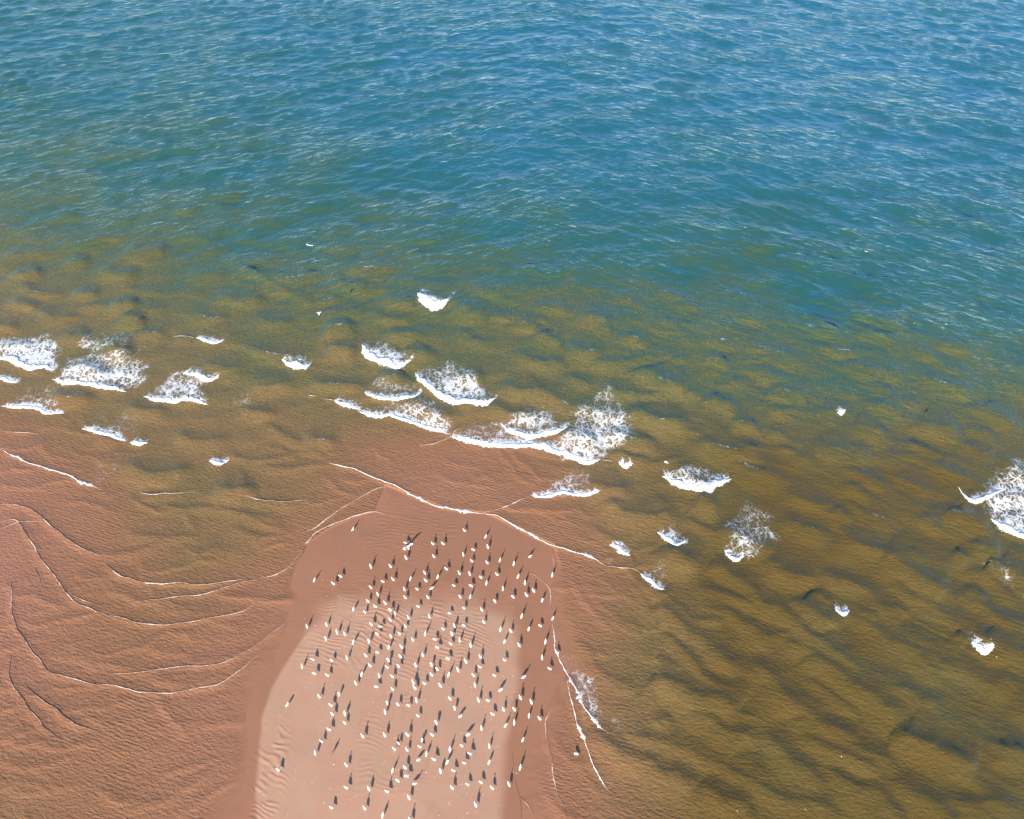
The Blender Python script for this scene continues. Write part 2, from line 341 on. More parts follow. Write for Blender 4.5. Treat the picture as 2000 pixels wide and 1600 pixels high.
# shoaling seas: short curved crests over the bar, bowed towards the shore, closer set where the water shelves
ra = np.random.RandomState(11)
PLACED = []
for k in range(4200):
    gx, gy = ra.uniform(-75, 80), ra.uniform(20, 118)
    cc = float(sounding(np.array([gx]), np.array([gy]))[0])
    if cc < .17 or cc > .74: continue
    gap = (2.3+1.6*abs(cc-.42)/.3)*(1.0 if gx > 0 else 1.25)
    if any((gx-a)**2*.16+(gy-b_)**2 < gap*gap for a, b_ in PLACED): continue
    if any(np.min(np.hypot(F_[0][:, 0]-gx, (F_[0][:, 1]-gy)*1.3)) < 1.8 for F_ in FR if F_[3] > .12): continue
    PLACED.append((gx, gy))
SEAS = []
for gx, gy in PLACED:
    cc = float(sounding(np.array([gx]), np.array([gy]))[0])
    k = min(1, max(0, (gx+20)/45))
    low = gx > 6 and gy < 46                               # long ridges run out past the bar in the near right water
    th = -(.62 if low else .10+.36*k)+ra.normal(0, .13 if low else .20)                 # crests lean more to the right on the right
    ln = ra.uniform(6.0, 14.0) if low else ra.uniform(3.0, 7.5)*(1.15-.5*max(0, cc-.5))
    t = np.linspace(-.5, .5, 21)
    bow = ra.uniform(-.02, .10)*ln if low else ra.uniform(.08, .28)*ln
    ux, uy = math.cos(th), math.sin(th)
    w = (fbm(t*ln/2.2+gx*3.1, t*0+gy*1.7, 5, 3)-.5)*(2.6 if low else 1.1)
    off = bow*(4*t*t-.5)+w
    Pq = np.stack([gx+ux*t*ln-uy*off, gy+uy*t*ln+ux*off], 1)
    A = ra.uniform(.22, .56)*(1-.45*sstep(.52, .74, np.array(cc)))*sstep(.12, .30, np.array(cc))
    A = float(A)
    SEAS.append((Pq, None, np.concatenate([[0], np.cumsum(np.linalg.norm(np.diff(Pq, axis=0), axis=1))]), A, 2.9*A*ra.uniform(.9, 1.3)+.10, .8+2.6*A))
for k in range(420):
    gx, gy = ra.uniform(-60, 30), ra.uniform(18, 75)
    cc = float(sounding(np.array([gx]), np.array([gy]))[0])
    if not .03 < cc < .24: continue
    if float(poly_sdf(np.array([gx]), np.array([gy]), BAR)[0]) < 3.5: continue
    th = ra.normal(-.12 if gx < -15 else -.35, .38); ln = ra.uniform(3.5, 11)
    t = np.linspace(-.5, .5, 15); ux, uy = math.cos(th), math.sin(th)
    off = ra.uniform(.02, .16)*ln*(4*t*t-.5)+(fbm(t*5+gx*3.1, t*0+gy*1.7, 5)-.5)*1.4
    Pq = np.stack([gx+ux*t*ln-uy*off, gy+uy*t*ln+ux*off], 1); A = ra.uniform(.04, .095)
    SEAS.append((Pq, None, np.concatenate([[0], np.cumsum(np.linalg.norm(np.diff(Pq, axis=0), axis=1))]), A, max(.35, 3.4*A)*ra.uniform(1, 2), .2+2*A))
FR += SEAS

rs = np.random.RandomState(5)
SPEC = []
for k in range(64):                                   # wind sea
    lam = 1.5*(9.0/1.5)**(rs.rand()**1.3)
    th = rs.normal(0, .55)
    SPEC.append((2*math.pi/lam, th, .0105*lam**.95, rs.rand()*6.283))

def fronts(x, y):
    h = np.zeros(x.shape)
    for P, N, s, A, L, wf in FR:
        m = 4.5*L+2.2*wf
        idx = np.nonzero((x > P[:, 0].min()-m) & (x < P[:, 0].max()+m) & (y > P[:, 1].min()-m) & (y < P[:, 1].max()+m))[0]
        if not len(idx): continue
        qx, qy = x[idx], y[idx]
        best = np.full(qx.shape, 1e9); sd = np.zeros(qx.shape); run = np.zeros(qx.shape)
        for i in range(len(P)-1):
            ex, ey = P[i+1]-P[i]; l2 = ex*ex+ey*ey+1e-12
            t = np.clip(((qx-P[i, 0])*ex+(qy-P[i, 1])*ey)/l2, 0, 1)
            dx = qx-P[i, 0]-t*ex; dy = qy-P[i, 1]-t*ey
            d = dx*dx+dy*dy
            b = d < best
            best[b] = d[b]; sd[b] = (ex*dy-ey*dx)[b]; run[b] = (s[i]+t*(s[i+1]-s[i]))[b]
        d = np.sqrt(best)*np.sign(sd)
        tl = min(2.4, .34*s[-1])
        tap = sstep(0, tl, run)*sstep(0, tl, s[-1]-run)
        prof = np.where(d < 0, np.exp(-(d/wf)**2), np.exp(-np.abs(d)/L))
        h[idx] = np.maximum(h[idx], A*tap*prof)+.08*np.minimum(h[idx], A*tap*prof)
    return h

def sea_level(x, y, c=None, sd=None):
    x = np.asarray(x, float).ravel(); y = np.asarray(y, float).ravel()
    if c is None: c = sounding(x, y)
    if sd is None: sd = bar_sdf(x, y)
    near = sstep(0.0, 7.0, sd)
    far = 1-sstep(230, 420, np.hypot(x, y-60))
    # wind sea
    g = .55+.9*fbm(x/16, y/22, 60, 2)
    right = sstep(-25, 45, x+14*(fbm(x/20, y/20, 64, 2)-.5))     # two trains of waves: one leans left, one right
    h = np.zeros(x.shape)
    for j, (k, th, a, ph) in enumerate(SPEC):
        al = (.45 if j % 2 else -.50)+th
        w = (1-right) if j % 2 else right
        v = np.sin(k*(-x*math.sin(al)+y*math.cos(al))+ph+1.5*g)
        h += a*(.25+1.0*w)*(v+.25*v*v)
    h *= g*(.10+.90*sstep(.42, .80, c))*far*.42
    # shoaling lobes over the bar
    u = x+2.2*(fbm(x/7, y/7, 80, 2)-.5)*2
    ph = y+.22*u+.006*np.clip(u+10, 0, 80)**2*.6+3.4*(fbm(x/10, y/9, 70, 3)-.5)*2
    lob = np.zeros(x.shape)
    for lam, off, sgn in ((6.4, 0, 91), (4.1, 2.2, 95)):
        t = np.mod(ph/lam+off, 1)
        prof = np.where(t < .30, sstep(0, .30, t), 1-sstep(.30, 1.0, t)**.8)
        amp = sstep(.38, .75, fbm(x/7.5, y/5.0, sgn, 2))
        lob += prof*amp*lam*.018
    zone = sstep(.12, .34, c)*(1-.72*sstep(.56, .80, c))
    h += lob*zone
    # small chop in the shallows
    h += .022*(fbm(x/.9+.3*y, y/.55, 33, 2)-.5)*sstep(.02, .2, c)
    h *= near*.93+.07*sstep(0, 1.5, sd)
    h += fronts(x, y)*sstep(-.6, .4, sd)
    return h

# ------------------------------------------------------------------ scene helpers
def mesh_obj(name, verts, faces, mats, parent=None, smooth=True, fmat=None):
    me = bpy.data.meshes.new(name)
    me.from_pydata([tuple(v) for v in verts], [], faces)
    for m in (mats if isinstance(mats, (list, tuple)) else [mats]): me.materials.append(m)
    me.polygons.foreach_set('use_smooth', [smooth]*len(me.polygons))
    if fmat is not None: me.polygons.foreach_set('material_index', fmat)
    me.update()
    o = bpy.data.objects.new(name, me); col.objects.link(o)
    if parent: o.parent = parent
    return o

def grid_obj(name, xs, ys, zfun, mat, attrs):
    X, Y = np.meshgrid(xs, ys)
    x = X.ravel(); y = Y.ravel()
    z, at_ = zfun(x, y)
    nx, ny = len(xs), len(ys)
    me = bpy.data.meshes.new(name)
    me.vertices.add(nx*ny)
    me.vertices.foreach_set('co', np.stack([x, y, z], 1).astype(np.float32).ravel())
    i = np.arange((nx-1)*(ny-1)); r = i//(nx-1); c = i % (nx-1); a = r*nx+c
    q = np.stack([a, a+1, a+nx+1, a+nx], 1).astype(np.int32)
    me.loops.add(q.size); me.loops.foreach_set('vertex_index', q.ravel())
    me.polygons.add(len(q)); me.polygons.foreach_set('loop_start', (np.arange(len(q))*4).astype(np.int32))
    me.polygons.foreach_set('use_smooth', np.ones(len(q), bool))
    me.update(calc_edges=True)
    for n, v in at_.items():
        at = me.attributes.new(n, 'FLOAT', 'POINT'); at.data.foreach_set('value', v.astype(np.float32))
    me.materials.append(mat)
    o = bpy.data.objects.new(name, me); col.objects.link(o)
    o['kind'] = 'structure'
    return o

def axis(spans, lo, hi, grow=1.28):
    """spans: (from, to, step); then growing steps out to lo and hi"""
    v = []
    for a, b, s in spans: v += list(np.linspace(a, b, max(2, int(round((b-a)/s))), endpoint=False))
    v.append(spans[-1][1])
    s = spans[0][2]; p = v[0]; pre = []
    while p > lo: s *= grow; p -= s; pre.append(p)
    s = spans[-1][2]; p = v[-1]; post = []
    while p < hi: s *= grow; p += s; post.append(p)
    return np.array(pre[::-1]+v+post)

class N:
    """tiny node-tree builder"""
    def __init__(s, name):
        s.m = bpy.data.materials.new(name); s.m.use_nodes = True
        s.t = s.m.node_tree; s.t.nodes.clear()
    def n(s, kind, **kw):
        nd = s.t.nodes.new('ShaderNode'+kind)
        ins = kw.pop('i', {})
        for k, v in kw.items(): setattr(nd, k, v)
        for k, v in ins.items():
            if isinstance(v, bpy.types.NodeSocket): s.t.links.new(v, nd.inputs[k])
            else: nd.inputs[k].default_value = v
        return nd
    def math(s, op, a, b=0.0, clamp=False):
        return s.n('Math', operation=op, use_clamp=clamp, i={0: a, 1: b}).outputs[0]
    def mapr(s, v, a, b, c=0.0, d=1.0, smooth=True):
        return s.n('MapRange', interpolation_type='SMOOTHSTEP' if smooth else 'LINEAR', i={0: v, 1: a, 2: b, 3: c, 4: d}).outputs[0]
    def mix(s, f, a, b):
        nd = s.n('Mix', data_type='RGBA')
        for k, v in ((0, f), (6, a), (7, b)):
            if isinstance(v, bpy.types.NodeSocket): s.t.links.new(v, nd.inputs[k])
            else: nd.inputs[k].default_value = v
        return nd.outputs[2]
    def attr(s, name): return s.n('Attribute', attribute_name=name).outputs['Fac']
    def coords(s, scale=(1, 1, 1), rot=0.0):
        '''ground position in a frame turned by rot, then stretched'''
        g = s.n('NewGeometry')
        return s.n('Mapping', vector_type='TEXTURE', i={0: g.outputs['Position'], 2: (0, 0, rot), 3: tuple(1/v for v in scale)}).outputs[0]
    def noise(s, vec, scale, detail=2, rough=.5, dist=0.0):
        return s.n('TexNoise', i={'Vector': vec, 'Scale': scale, 'Detail': detail, 'Roughness': rough, 'Distortion': dist}).outputs['Fac']
    def out(s, sh): s.n('OutputMaterial', i={0: sh}); return s.m

def lin(r, g, b, k=1.0):
    f = lambda v: ((v/255+.055)/1.055)**2.4 if v > 10 else v/255/12.92
    return (f(r)*k, f(g)*k, f(b)*k, 1)

# ------------------------------------------------------------------ materials
K = 0.62
def sand_material():
    b = N('sand')
    dry = b.attr('dry')
    p = b.coords()
    n1 = b.noise(p, .35, 4, .6); n2 = b.noise(p, 9, 3, .6)
    wet = b.mix(b.mapr(n1, .3, .7), lin(186, 132, 104, K), lin(181, 130, 100, K))
    dr = b.mix(b.mapr(n1, .3, .7), lin(213, 163, 135, K), lin(209, 167, 138, K))
    c = b.mix(dry, wet, dr)
    c = b.mix(b.mapr(n2, .35, .75, 0, .10), c, lin(150, 105, 85, K))
    n3 = b.noise(b.coords((1.6, .5, 1), -.25), .9, 5, .65, .8)
    c = b.mix(b.mapr(n3, .50, .78, 0, .22), c, lin(172, 122, 96, K))
    n4 = b.noise(b.coords((.7, 1.2, 1), .3), 1.7, 4, .7)
    c = b.mix(b.mapr(n4, .58, .8, 0, .22), c, lin(220, 182, 152, K))
    bump = b.n('Bump', i={'Strength': .25, 'Distance': .02, 'Height': b.noise(p, 6, 4, .65)}).outputs[0]
    s = b.n('BsdfPrincipled', i={'Base Color': c, 'Roughness': b.mapr(dry, 0, 1, .42, .9, False), 'Normal': bump, 'IOR': 1.33})
    s.inputs['Specular IOR Level'].default_value = .35
    return b.out(s.outputs[0])

def sea_material():
    b = N('sea_water')
    c = b.attr('depth'); foam = b.attr('foam'); film = b.attr('film')
    p = b.coords()
    ramp = b.n('ValToRGB')
    el = ramp.color_ramp.elements
    stops = [(0.0, (184, 129, 103)), (.10, (168, 121, 88)), (.22, (147, 117, 78)), (.34, (128, 116, 75)), (.46, (107, 109, 69)), (.56, (84, 107, 78)), (.68, (54, 107, 98)), (.82, (42, 113, 129)), (1.0, (41, 121, 158))]
    el[0].position, el[0].color = 0, lin(*stops[0][1], K)
    el[1].position, el[1].color = 1, lin(*stops[-1][1], K)
    for q, v in stops[1:-1]:
        e = el.new(q); e.color = lin(*v, K)
    # clouds of stirred-up sand move the reading a little
    cl = b.noise(b.coords((.6, 1.3, 1), -.15), .22, 4, .62, .8)
    amt = b.math('MULTIPLY', b.mapr(c, .08, .5), .32)
    c2 = b.math('ADD', c, b.math('MULTIPLY', b.math('SUBTRACT', cl, .5), amt))
    # --- surface shape first: the colour depends on how far one looks through the water
    # ripples of the shallows: close-set bands that lean to the right, with grain
    wv = b.n('TexWave', wave_type='BANDS', bands_direction='Y', wave_profile='SIN', i={'Vector': b.coords((.5, 1, 1), -.32), 'Scale': .95, 'Distortion': 7.0, 'Detail': 2.5, 'Detail Scale': .9, 'Detail Roughness': .6}).outputs['Fac']
    r1 = b.noise(b.coords((1, 2.4, 1), -.36), 1.5, 3, .6, .45)
    r2 = b.noise(b.coords((1, 2.2, 1), .15), 1.9, 2, .5, .2)
    r3 = b.noise(b.coords((1, 1.6, 1), -.2), 4.2, 2, .6)
    sh = b.math('ADD', b.math('ADD', b.math('MULTIPLY', r1, .9), b.math('MULTIPLY', r2, .5)), b.math('ADD', b.math('MULTIPLY', r3, .36), b.math('MULTIPLY', wv, b.math('MULTIPLY', b.mapr(c, .32, .10), b.mapr(b.noise(p, .12, 2), .38, .66, .0, .17)))))
    # wind ripples of the open water: two trains, leaning left and right
    pos = b.n('SeparateXYZ', i={0: b.n('NewGeometry').outputs['Position']}).outputs[0]
    side = b.mapr(b.math('ADD', pos, b.math('MULTIPLY', b.noise(p, .03, 2), 40)), -8, 60)
    def train(rot):
        a1 = b.noise(b.coords((.55, 1.9, 1), rot), .42, 2, .5, .5)
        a2 = b.noise(b.coords((.6, 2.0, 1), rot+.2), 1.05, 3, .6, .4)
        a3 = b.noise(b.coords((.7, 1.8, 1), rot-.25), 2.6, 2, .6)
        return b.math('ADD', b.math('MULTIPLY', a1, 1.5), b.math('ADD', b.math('MULTIPLY', a2, .62), b.math('MULTIPLY', a3, .18)))
    tr1, tr2 = train(.42), train(-.50)
    deep = b.math('ADD', b.math('MULTIPLY', tr1, b.math('SUBTRACT', 1.0, side)), b.math('MULTIPLY', tr2, side))
    hs = b.math('MULTIPLY', b.math('MULTIPLY', sh, b.mapr(c, 0.0, .45, .13, .145)), b.math('MULTIPLY', b.mapr(film, .3, 1.0), b.mapr(c, .8, .45, .25, 1)))
    hd = b.math('MULTIPLY', b.math('MULTIPLY', deep, b.mapr(c, .42, .74, .05, .60)), b.mapr(b.noise(b.coords((.6, 1.4, 1), .1), .05, 4, .62), .32, .68, .25, 1.45))
    hgt = b.math('ADD', hs, hd)
    nb = b.n('Bump', i={'Strength': 1.0, 'Distance': .68, 'Height': hgt}).outputs[0]
    # light that enters the water is scattered: its shading follows the surface only softly, the less the deeper it is
    flat = b.mapr(c, .35, .80, .12, .72)
    up = b.n('VectorMath', operation='SCALE', i={0: (0, 0, 1), 'Scale': flat}).outputs[0]
    nn = b.n('VectorMath', operation='SCALE', i={0: nb, 'Scale': b.math('SUBTRACT', 1.0, flat)}).outputs[0]
    bs = b.n('VectorMath', operation='NORMALIZE', i={0: b.n('VectorMath', operation='ADD', i={0: up, 1: nn}).outputs[0]}).outputs[0]
    # a face turned away is looked through at a slant: a longer way through the water, so it reads deeper
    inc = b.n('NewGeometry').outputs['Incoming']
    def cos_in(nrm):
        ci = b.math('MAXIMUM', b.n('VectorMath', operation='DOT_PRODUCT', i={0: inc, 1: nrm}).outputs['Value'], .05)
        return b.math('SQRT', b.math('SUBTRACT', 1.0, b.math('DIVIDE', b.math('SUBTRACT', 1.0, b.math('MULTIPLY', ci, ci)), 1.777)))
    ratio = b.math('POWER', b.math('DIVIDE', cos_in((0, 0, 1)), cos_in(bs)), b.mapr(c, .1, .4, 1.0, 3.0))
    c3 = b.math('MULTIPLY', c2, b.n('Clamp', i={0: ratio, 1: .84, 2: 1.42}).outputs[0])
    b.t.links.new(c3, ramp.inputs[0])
    base = ramp.outputs[0]
    # streaks of sand along the run of the water
    st = b.noise(b.coords((4.2, .95, 1), -.08), 1.0, 3, .65, .5)
    band = b.math('MULTIPLY', b.mapr(c, .08, .25), b.mapr(c, .72, .5))
    base = b.mix(b.math('MULTIPLY', b.mapr(st, .52, .75), b.math('MULTIPLY', band, .60)), base, lin(158, 129, 82, K))
    base = b.mix(b.math('MULTIPLY', b.mapr(st, .46, .25), b.math('MULTIPLY', band, .55)), base, lin(86, 84, 58, K))
    base = b.mix(b.math('MULTIPLY', b.attr('silt'), .8), base, lin(112, 88, 40, K))
    base = b.mix(b.mapr(film, .0, .9), lin(185, 131, 103, K), base)       # a film so thin that the wet sand is what one sees
    dif = b.n('BsdfDiffuse', i={'Color': base, 'Normal': bs})
    gls = b.n('BsdfGlossy', i={'Color': (1, 1, 1, 1), 'Roughness': .16, 'Normal': nb})
    fr = b.n('Fresnel', i={'IOR': 1.333, 'Normal': nb})
    wat = b.n('MixShader', i={0: fr.outputs[0], 1: dif.outputs[0], 2: gls.outputs[0]})
    # foam lace, and the painted crest glints carried by the same mask
    wp = b.n('TexNoise', i={'Vector': p, 'Scale': 1.1, 'Detail': 3.0})
    v = b.n('VectorMath', operation='MULTIPLY_ADD', i={0: wp.outputs['Color'], 1: (1.7, 1.7, 0), 2: b.coords((1.15, .85, 1), .1)}).outputs[0]
    e1 = b.n('TexVoronoi', feature='DISTANCE_TO_EDGE', i={'Vector': v, 'Scale': 1.15}).outputs['Distance']
    e2 = b.n('TexVoronoi', feature='DISTANCE_TO_EDGE', i={'Vector': v, 'Scale': 2.9}).outputs['Distance']
    ed = b.math('MINIMUM', b.math('MULTIPLY', e1, .9), b.math('MULTIPLY', e2, 1.5))
    big = b.noise(p, .55, 3, .6)
    fine = b.noise(p, 2.6, 4, .75)
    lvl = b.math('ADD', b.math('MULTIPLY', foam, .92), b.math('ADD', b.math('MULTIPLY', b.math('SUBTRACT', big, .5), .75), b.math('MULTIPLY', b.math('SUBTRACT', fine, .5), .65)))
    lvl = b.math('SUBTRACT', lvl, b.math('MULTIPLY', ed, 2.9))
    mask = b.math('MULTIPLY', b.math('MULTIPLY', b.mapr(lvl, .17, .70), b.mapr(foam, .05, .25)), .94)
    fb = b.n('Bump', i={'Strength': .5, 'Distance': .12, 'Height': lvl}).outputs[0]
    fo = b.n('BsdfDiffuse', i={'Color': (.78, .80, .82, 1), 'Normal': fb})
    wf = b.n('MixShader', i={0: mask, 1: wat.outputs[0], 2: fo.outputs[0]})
    return b.out(wf.outputs[0])

def foam_material(name, colr, sc):
    b = N(name)
    p = b.coords()
    h = b.noise(p, sc, 4, .7)
    bump = b.n('Bump', i={'Strength': .7, 'Distance': .10, 'Height': h}).outputs[0]
    return b.out(b.n('BsdfDiffuse', i={'Color': colr, 'Normal': bump}).outputs[0])

def plain(name, c, rough=.7, var=.12):
    b = N(name)
    tc = b.n('TexCoord').outputs['Object']
    n_ = b.noise(tc, 14, 3, .6)
    colr = b.mix(b.mapr(n_, .3, .75, 0, var), c, tuple(v*.55 for v in c[:3])+(1,))
    return b.out(b.n('BsdfPrincipled', i={'Base Color': colr, 'Roughness': rough}).outputs[0])

M_SAND, M_SEA = sand_material(), sea_material()
M_CREST = foam_material('crest_foam', (.86, .86, .85, 1), 3.5)
M_SWASH = foam_material('swash_foam', (.76, .66, .60, 1), 6.0)

# ------------------------------------------------------------------ the sand and the sea
RIPPLE = [   # rippled patches of sand: centre in the photo, radii (m), turn, wave length, height
 (752, 1232, 2.4, 3.8, .45, .42, .030), (640, 1275, 3.2, 2.4, .35, .44, .018), (905, 1240, 2.6, 2.6, .35, .40, .026), (850, 1205, 1.6, 1.8, .1, .42, .030),
 (522, 1530, 1.6, 5.0, .5, .50, .030), (800, 1330, 1.6, 3.0, .3, .44, .014), (700, 1155, 4.2, 2.2, .30, .44, .012), (785, 1035, 5.0, 4.0, .15, .50, .013), (875, 1020, 3.0, 2.5, .1, .5, .010),
 (725, 1440, 1.2, 3.5, .2, .42, .010), (760, 1525, 3.5, 1.6, .2, .5, .012), (880, 1275, 1.5, 2.5, .4, .40, .020), (930, 1160, 4, 2, .3, .5, .006), (700, 1240, 2.5, 3, .4, .42, .012),
 (660, 1190, 2, 1.5, .35, .42, .014), (540, 1440, .8, 2, .5, .45, .014)]
def sand_z(x, y):
    sd = bar_sdf(x, y)
    dd = poly_sdf(x, y, DRY)
    c = sounding(x, y)
    z = -.022*np.clip(sd, -9, 9)-.05*np.clip(sd-2, 0, 9)-1.2*c*sstep(4, 20, sd)-3.0*sstep(20, 120, sd)
    ins = np.clip(-sd, 0, 30)
    z = z+.05*(fbm(x/6, y/6, 15, 2)-.5)*sstep(.5, 4, ins)
    wx = (fbm(x/2.2, y/2.2, 21, 2)-.5)*1.3
    for px, py, rx, ry, th, lam, A in RIPPLE:
        cx, cy = at(px, py)
        u, v = (x-cx)/rx, (y-cy)/ry
        m = np.exp(-(u*u+v*v)**1.5)*sstep(.30, .62, fbm(x/1.1, y/1.1, 23, 2))
        ph = ((x-cx)*math.sin(th)+(y-cy)*math.cos(th)+.12*(x-cx)**2/rx+wx)/lam
        t = np.mod(ph, 1)
        z = z+A*1.15*m*np.where(t < .7, sstep(0, .7, t), 1-sstep(.7, 1, t))
    # soft edge of the drier sand: sharp on the left, long at the top
    px, py = spot(x, y)
    wid = .35+2.6*sstep(1260, 1160, py)+.5*sstep(800, 1000, px)
    dry = sstep(.5, -.9, dd/wid+(fbm(x/2.5, y/2.5, 19, 2)-.5)*.7)
    return z, {'dry': dry}
sx = axis([(-26, 8, .078)], -6000, 6000, 1.35)
sy = axis([(17, 57, .078)], -6000, 6000, 1.35)
grid_obj('sand', sx, sy, sand_z, M_SAND, None)

def sea_z(x, y):
    sd = bar_sdf(x, y)
    c = sounding(x, y)
    z = sea_level(x, y, c, sd)
    z = z-.06*sstep(-1.5, -4.5, sd)
    foam = np.zeros(x.shape)  # froth cover; also holds the glints painted along small crests
    for pts, k in LACE:
        P = ground(pts)
        xs = [p[0] for p in P]; ys = [p[1] for p in P]
        idx = np.nonzero((x > min(xs)-3) & (x < max(xs)+3) & (y > min(ys)-3) & (y < max(ys)+3))[0]
        d = poly_sdf(x[idx], y[idx], P)+(fbm(x[idx]/2, y[idx]/2, 51, 2)-.5)*2.0
        tt = np.clip((y[idx]-min(ys))/(max(ys)-min(ys)+.01), 0, 1)
        foam[idx] = np.maximum(foam[idx], k*(1.16-.75*tt)*sstep(1.2, -1.6, d))
    soft = sstep(46, 36, y)*sstep(12, 2, x)            # the flanks of the bar run out as a thin film, the tip has a clear edge
    for (P, Nn, s_, T), (pts, th, A, lab) in zip(CR, CREST):         # dense froth round every crest, thinning out behind it
        idx = np.nonzero((x > P[:, 0].min()-4) & (x < P[:, 0].max()+4) & (y > P[:, 1].min()-3) & (y < P[:, 1].max()+5))[0]
        Dm = Nn.mean(0)/np.linalg.norm(Nn.mean(0))
        best = np.full(len(idx), 1e9); al = np.zeros(len(idx)); run = np.zeros(len(idx))
        for k in range(0, len(P), 2):
            dx, dy = x[idx]-P[k, 0], y[idx]-P[k, 1]
            u = dx*Dm[0]+dy*Dm[1]; v = np.abs(dx*Dm[1]-dy*Dm[0])
            m = v < best
            best[m] = v[m]; al[m] = u[m]; run[m] = s_[k]/s_[-1]
        ok = (best < .35)
        tp = np.clip(np.sin(math.pi*run), 0, 1)**.5
        nz = (fbm(x[idx]/.5, y[idx]/.5, 58, 2)-.5)*.7
        f = np.where(al < .45*T, sstep(-.32*T-.1, .05*T, al+nz*T*.4)*1.25, 1.25*np.exp(-((al-.45*T)/(.55*T+.35))**1.2)+.12*np.exp(-al/2.5))
        f *= ok*(.25+.75*tp)*(run > .01)*(run < .99)
        foam[idx] = np.maximum(foam[idx], f)
    for q, (P, _, s_, A, L, wf) in enumerate(SEAS):                   # crest glints painted in as pale flecks on the steepest small seas
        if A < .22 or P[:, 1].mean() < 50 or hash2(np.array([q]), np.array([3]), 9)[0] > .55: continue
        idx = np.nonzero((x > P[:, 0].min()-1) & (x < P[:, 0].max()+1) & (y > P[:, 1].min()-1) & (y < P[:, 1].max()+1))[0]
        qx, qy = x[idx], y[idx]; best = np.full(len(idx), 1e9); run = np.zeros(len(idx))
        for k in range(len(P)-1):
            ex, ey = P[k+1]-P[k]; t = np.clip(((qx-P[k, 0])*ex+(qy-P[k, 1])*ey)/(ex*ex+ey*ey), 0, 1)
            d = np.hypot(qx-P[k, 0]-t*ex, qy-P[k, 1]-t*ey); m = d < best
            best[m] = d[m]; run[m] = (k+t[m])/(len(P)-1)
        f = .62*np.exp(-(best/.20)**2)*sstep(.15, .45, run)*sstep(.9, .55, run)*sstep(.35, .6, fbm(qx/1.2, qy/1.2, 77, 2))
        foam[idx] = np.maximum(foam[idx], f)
    film = sstep(-.15-2.6*soft, .35+4.6*soft, sd+soft*2.4*(fbm(x/2.5, y/2.5, 57, 3)-.5))
    px, py = spot(x, y)
    silt = sstep(1150, 1450, px)*sstep(740, 960, py)*sstep(-200, 900, 2600-px)
    silt = np.clip(silt*(.55+.9*fbm(x/8, y/6, 62, 3)), 0, 1)
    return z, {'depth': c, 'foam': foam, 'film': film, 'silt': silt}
wx_ = axis([(-130, -62, .36), (-62, 62, .22), (62, 130, .36)], -7000, 7000, 1.25)
wy_ = axis([(14, 105, .20), (105, 215, .36)], -7000, 7000, 1.25)
grid_obj('sea', wx_, wy_, sea_z, M_SEA, None)

# ------------------------------------------------------------------ breakers: a lumpy roll of foam on each crest
for i, (pts, th, A, lab) in enumerate(CREST):
    P, Nn, s, T = CR[i]
    L = s[-1]; nv = 11
    if L < 8: tap = np.clip(np.sin(math.pi*np.clip(s/L, 0, 1)), .01, 1)**.7
    else: tap = np.sqrt(np.clip(sstep(0, min(2.2, .3*L), s)*sstep(0, min(2.2, .3*L), L-s), 0.012, 1))
    front = (np.abs(2*noise(s/.75, s*0+i, 7)-1)*.75+np.abs(2*noise(s/.28, s*0+i, 6)-1)*.25-.35)*.62*min(1.1, T)
    wid = T*tap*((.36 if L > 8 else .62)+.65*fbm(s/1.1, s*0+i, 8, 2))
    V = []
    t = np.linspace(0, 1, nv)
    Dr = .3*Nn+.7*Nn.mean(0); Dr = Dr/np.linalg.norm(Dr, axis=1)[:, None]
    for j in range(nv):
        off = -.12*T*tap+front*tap+wid*t[j]
        q = P+Dr*off[:, None]
        base = sea_level(q[:, 0], q[:, 1])
        lump = fbm(q[:, 0]/.35, q[:, 1]/.35, 9, 3)
        hh = (.035+.06*A)*math.sin(math.pi*min(1, t[j]*.62+.16))**.8*(.55+.9*lump)*tap
        if j in (0, nv-1): hh = hh*0-.06
        V.append(np.column_stack([q, base+hh]))
    V = np.vstack(V); n = len(P)
    F = [(j*n+k, j*n+k+1, (j+1)*n+k+1, (j+1)*n+k) for j in range(nv-1) for k in range(n-1)]
    o = mesh_obj('breaking_wave', V, F, M_CREST)
    o['label'] = lab; o['category'] = 'breaking wave'; o['group'] = 'white breakers in the surf'

# thin foam along the swash lines: nobody could count it
def ribbons(rows, thin, floor=.06):
    V, F = [], []
    for i, (pts, w, A, L) in rows:
        P2, Nn, s = smooth_line(pts, .12, .05, 300+i)
        W = w/vert_scale(pts[len(pts)//2][1])*thin
        brk = fbm(s/1.4, s*0+i, 12, 3)
        wid = W*(floor+1.6*sstep(.36, .78, brk))*(.5+1.0*noise(s/.22, s*0+i, 13))
        tl = min(2.0, .4*s[-1]); wid = wid*np.clip(sstep(0, tl, s)*sstep(0, tl, s[-1]-s), .03, 1)
        b0 = len(V); n = len(P2)
        for k, (f, z) in enumerate(((-.45, -.02), (-.1, .025), (.35, .02), (.65, -.02))):
            jag = (noise(s/.18, s*0+i+k*3, 14)-.5)*.6*wid
            q = P2+Nn*(wid*f+jag)[:, None]
            zz = np.maximum(sea_level(q[:, 0], q[:, 1]), sand_z(q[:, 0], q[:, 1])[0]+.004)+z
            V += list(np.column_stack([q, zz]))
        F += [(b0+j*n+k, b0+j*n+k+1, b0+(j+1)*n+k+1, b0+(j+1)*n+k) for j in range(3) for k in range(n-1)]
    return V, F
LN = [(i, l) for i, l in enumerate(LINE) if l[1] > 0]
o = mesh_obj('swash_foam', *ribbons([q for q in LN if q[1][1] >= 4], .72, .40), M_SWASH)
o['kind'] = 'stuff'; o['label'] = 'broken white foam along the leading edges of the swash'
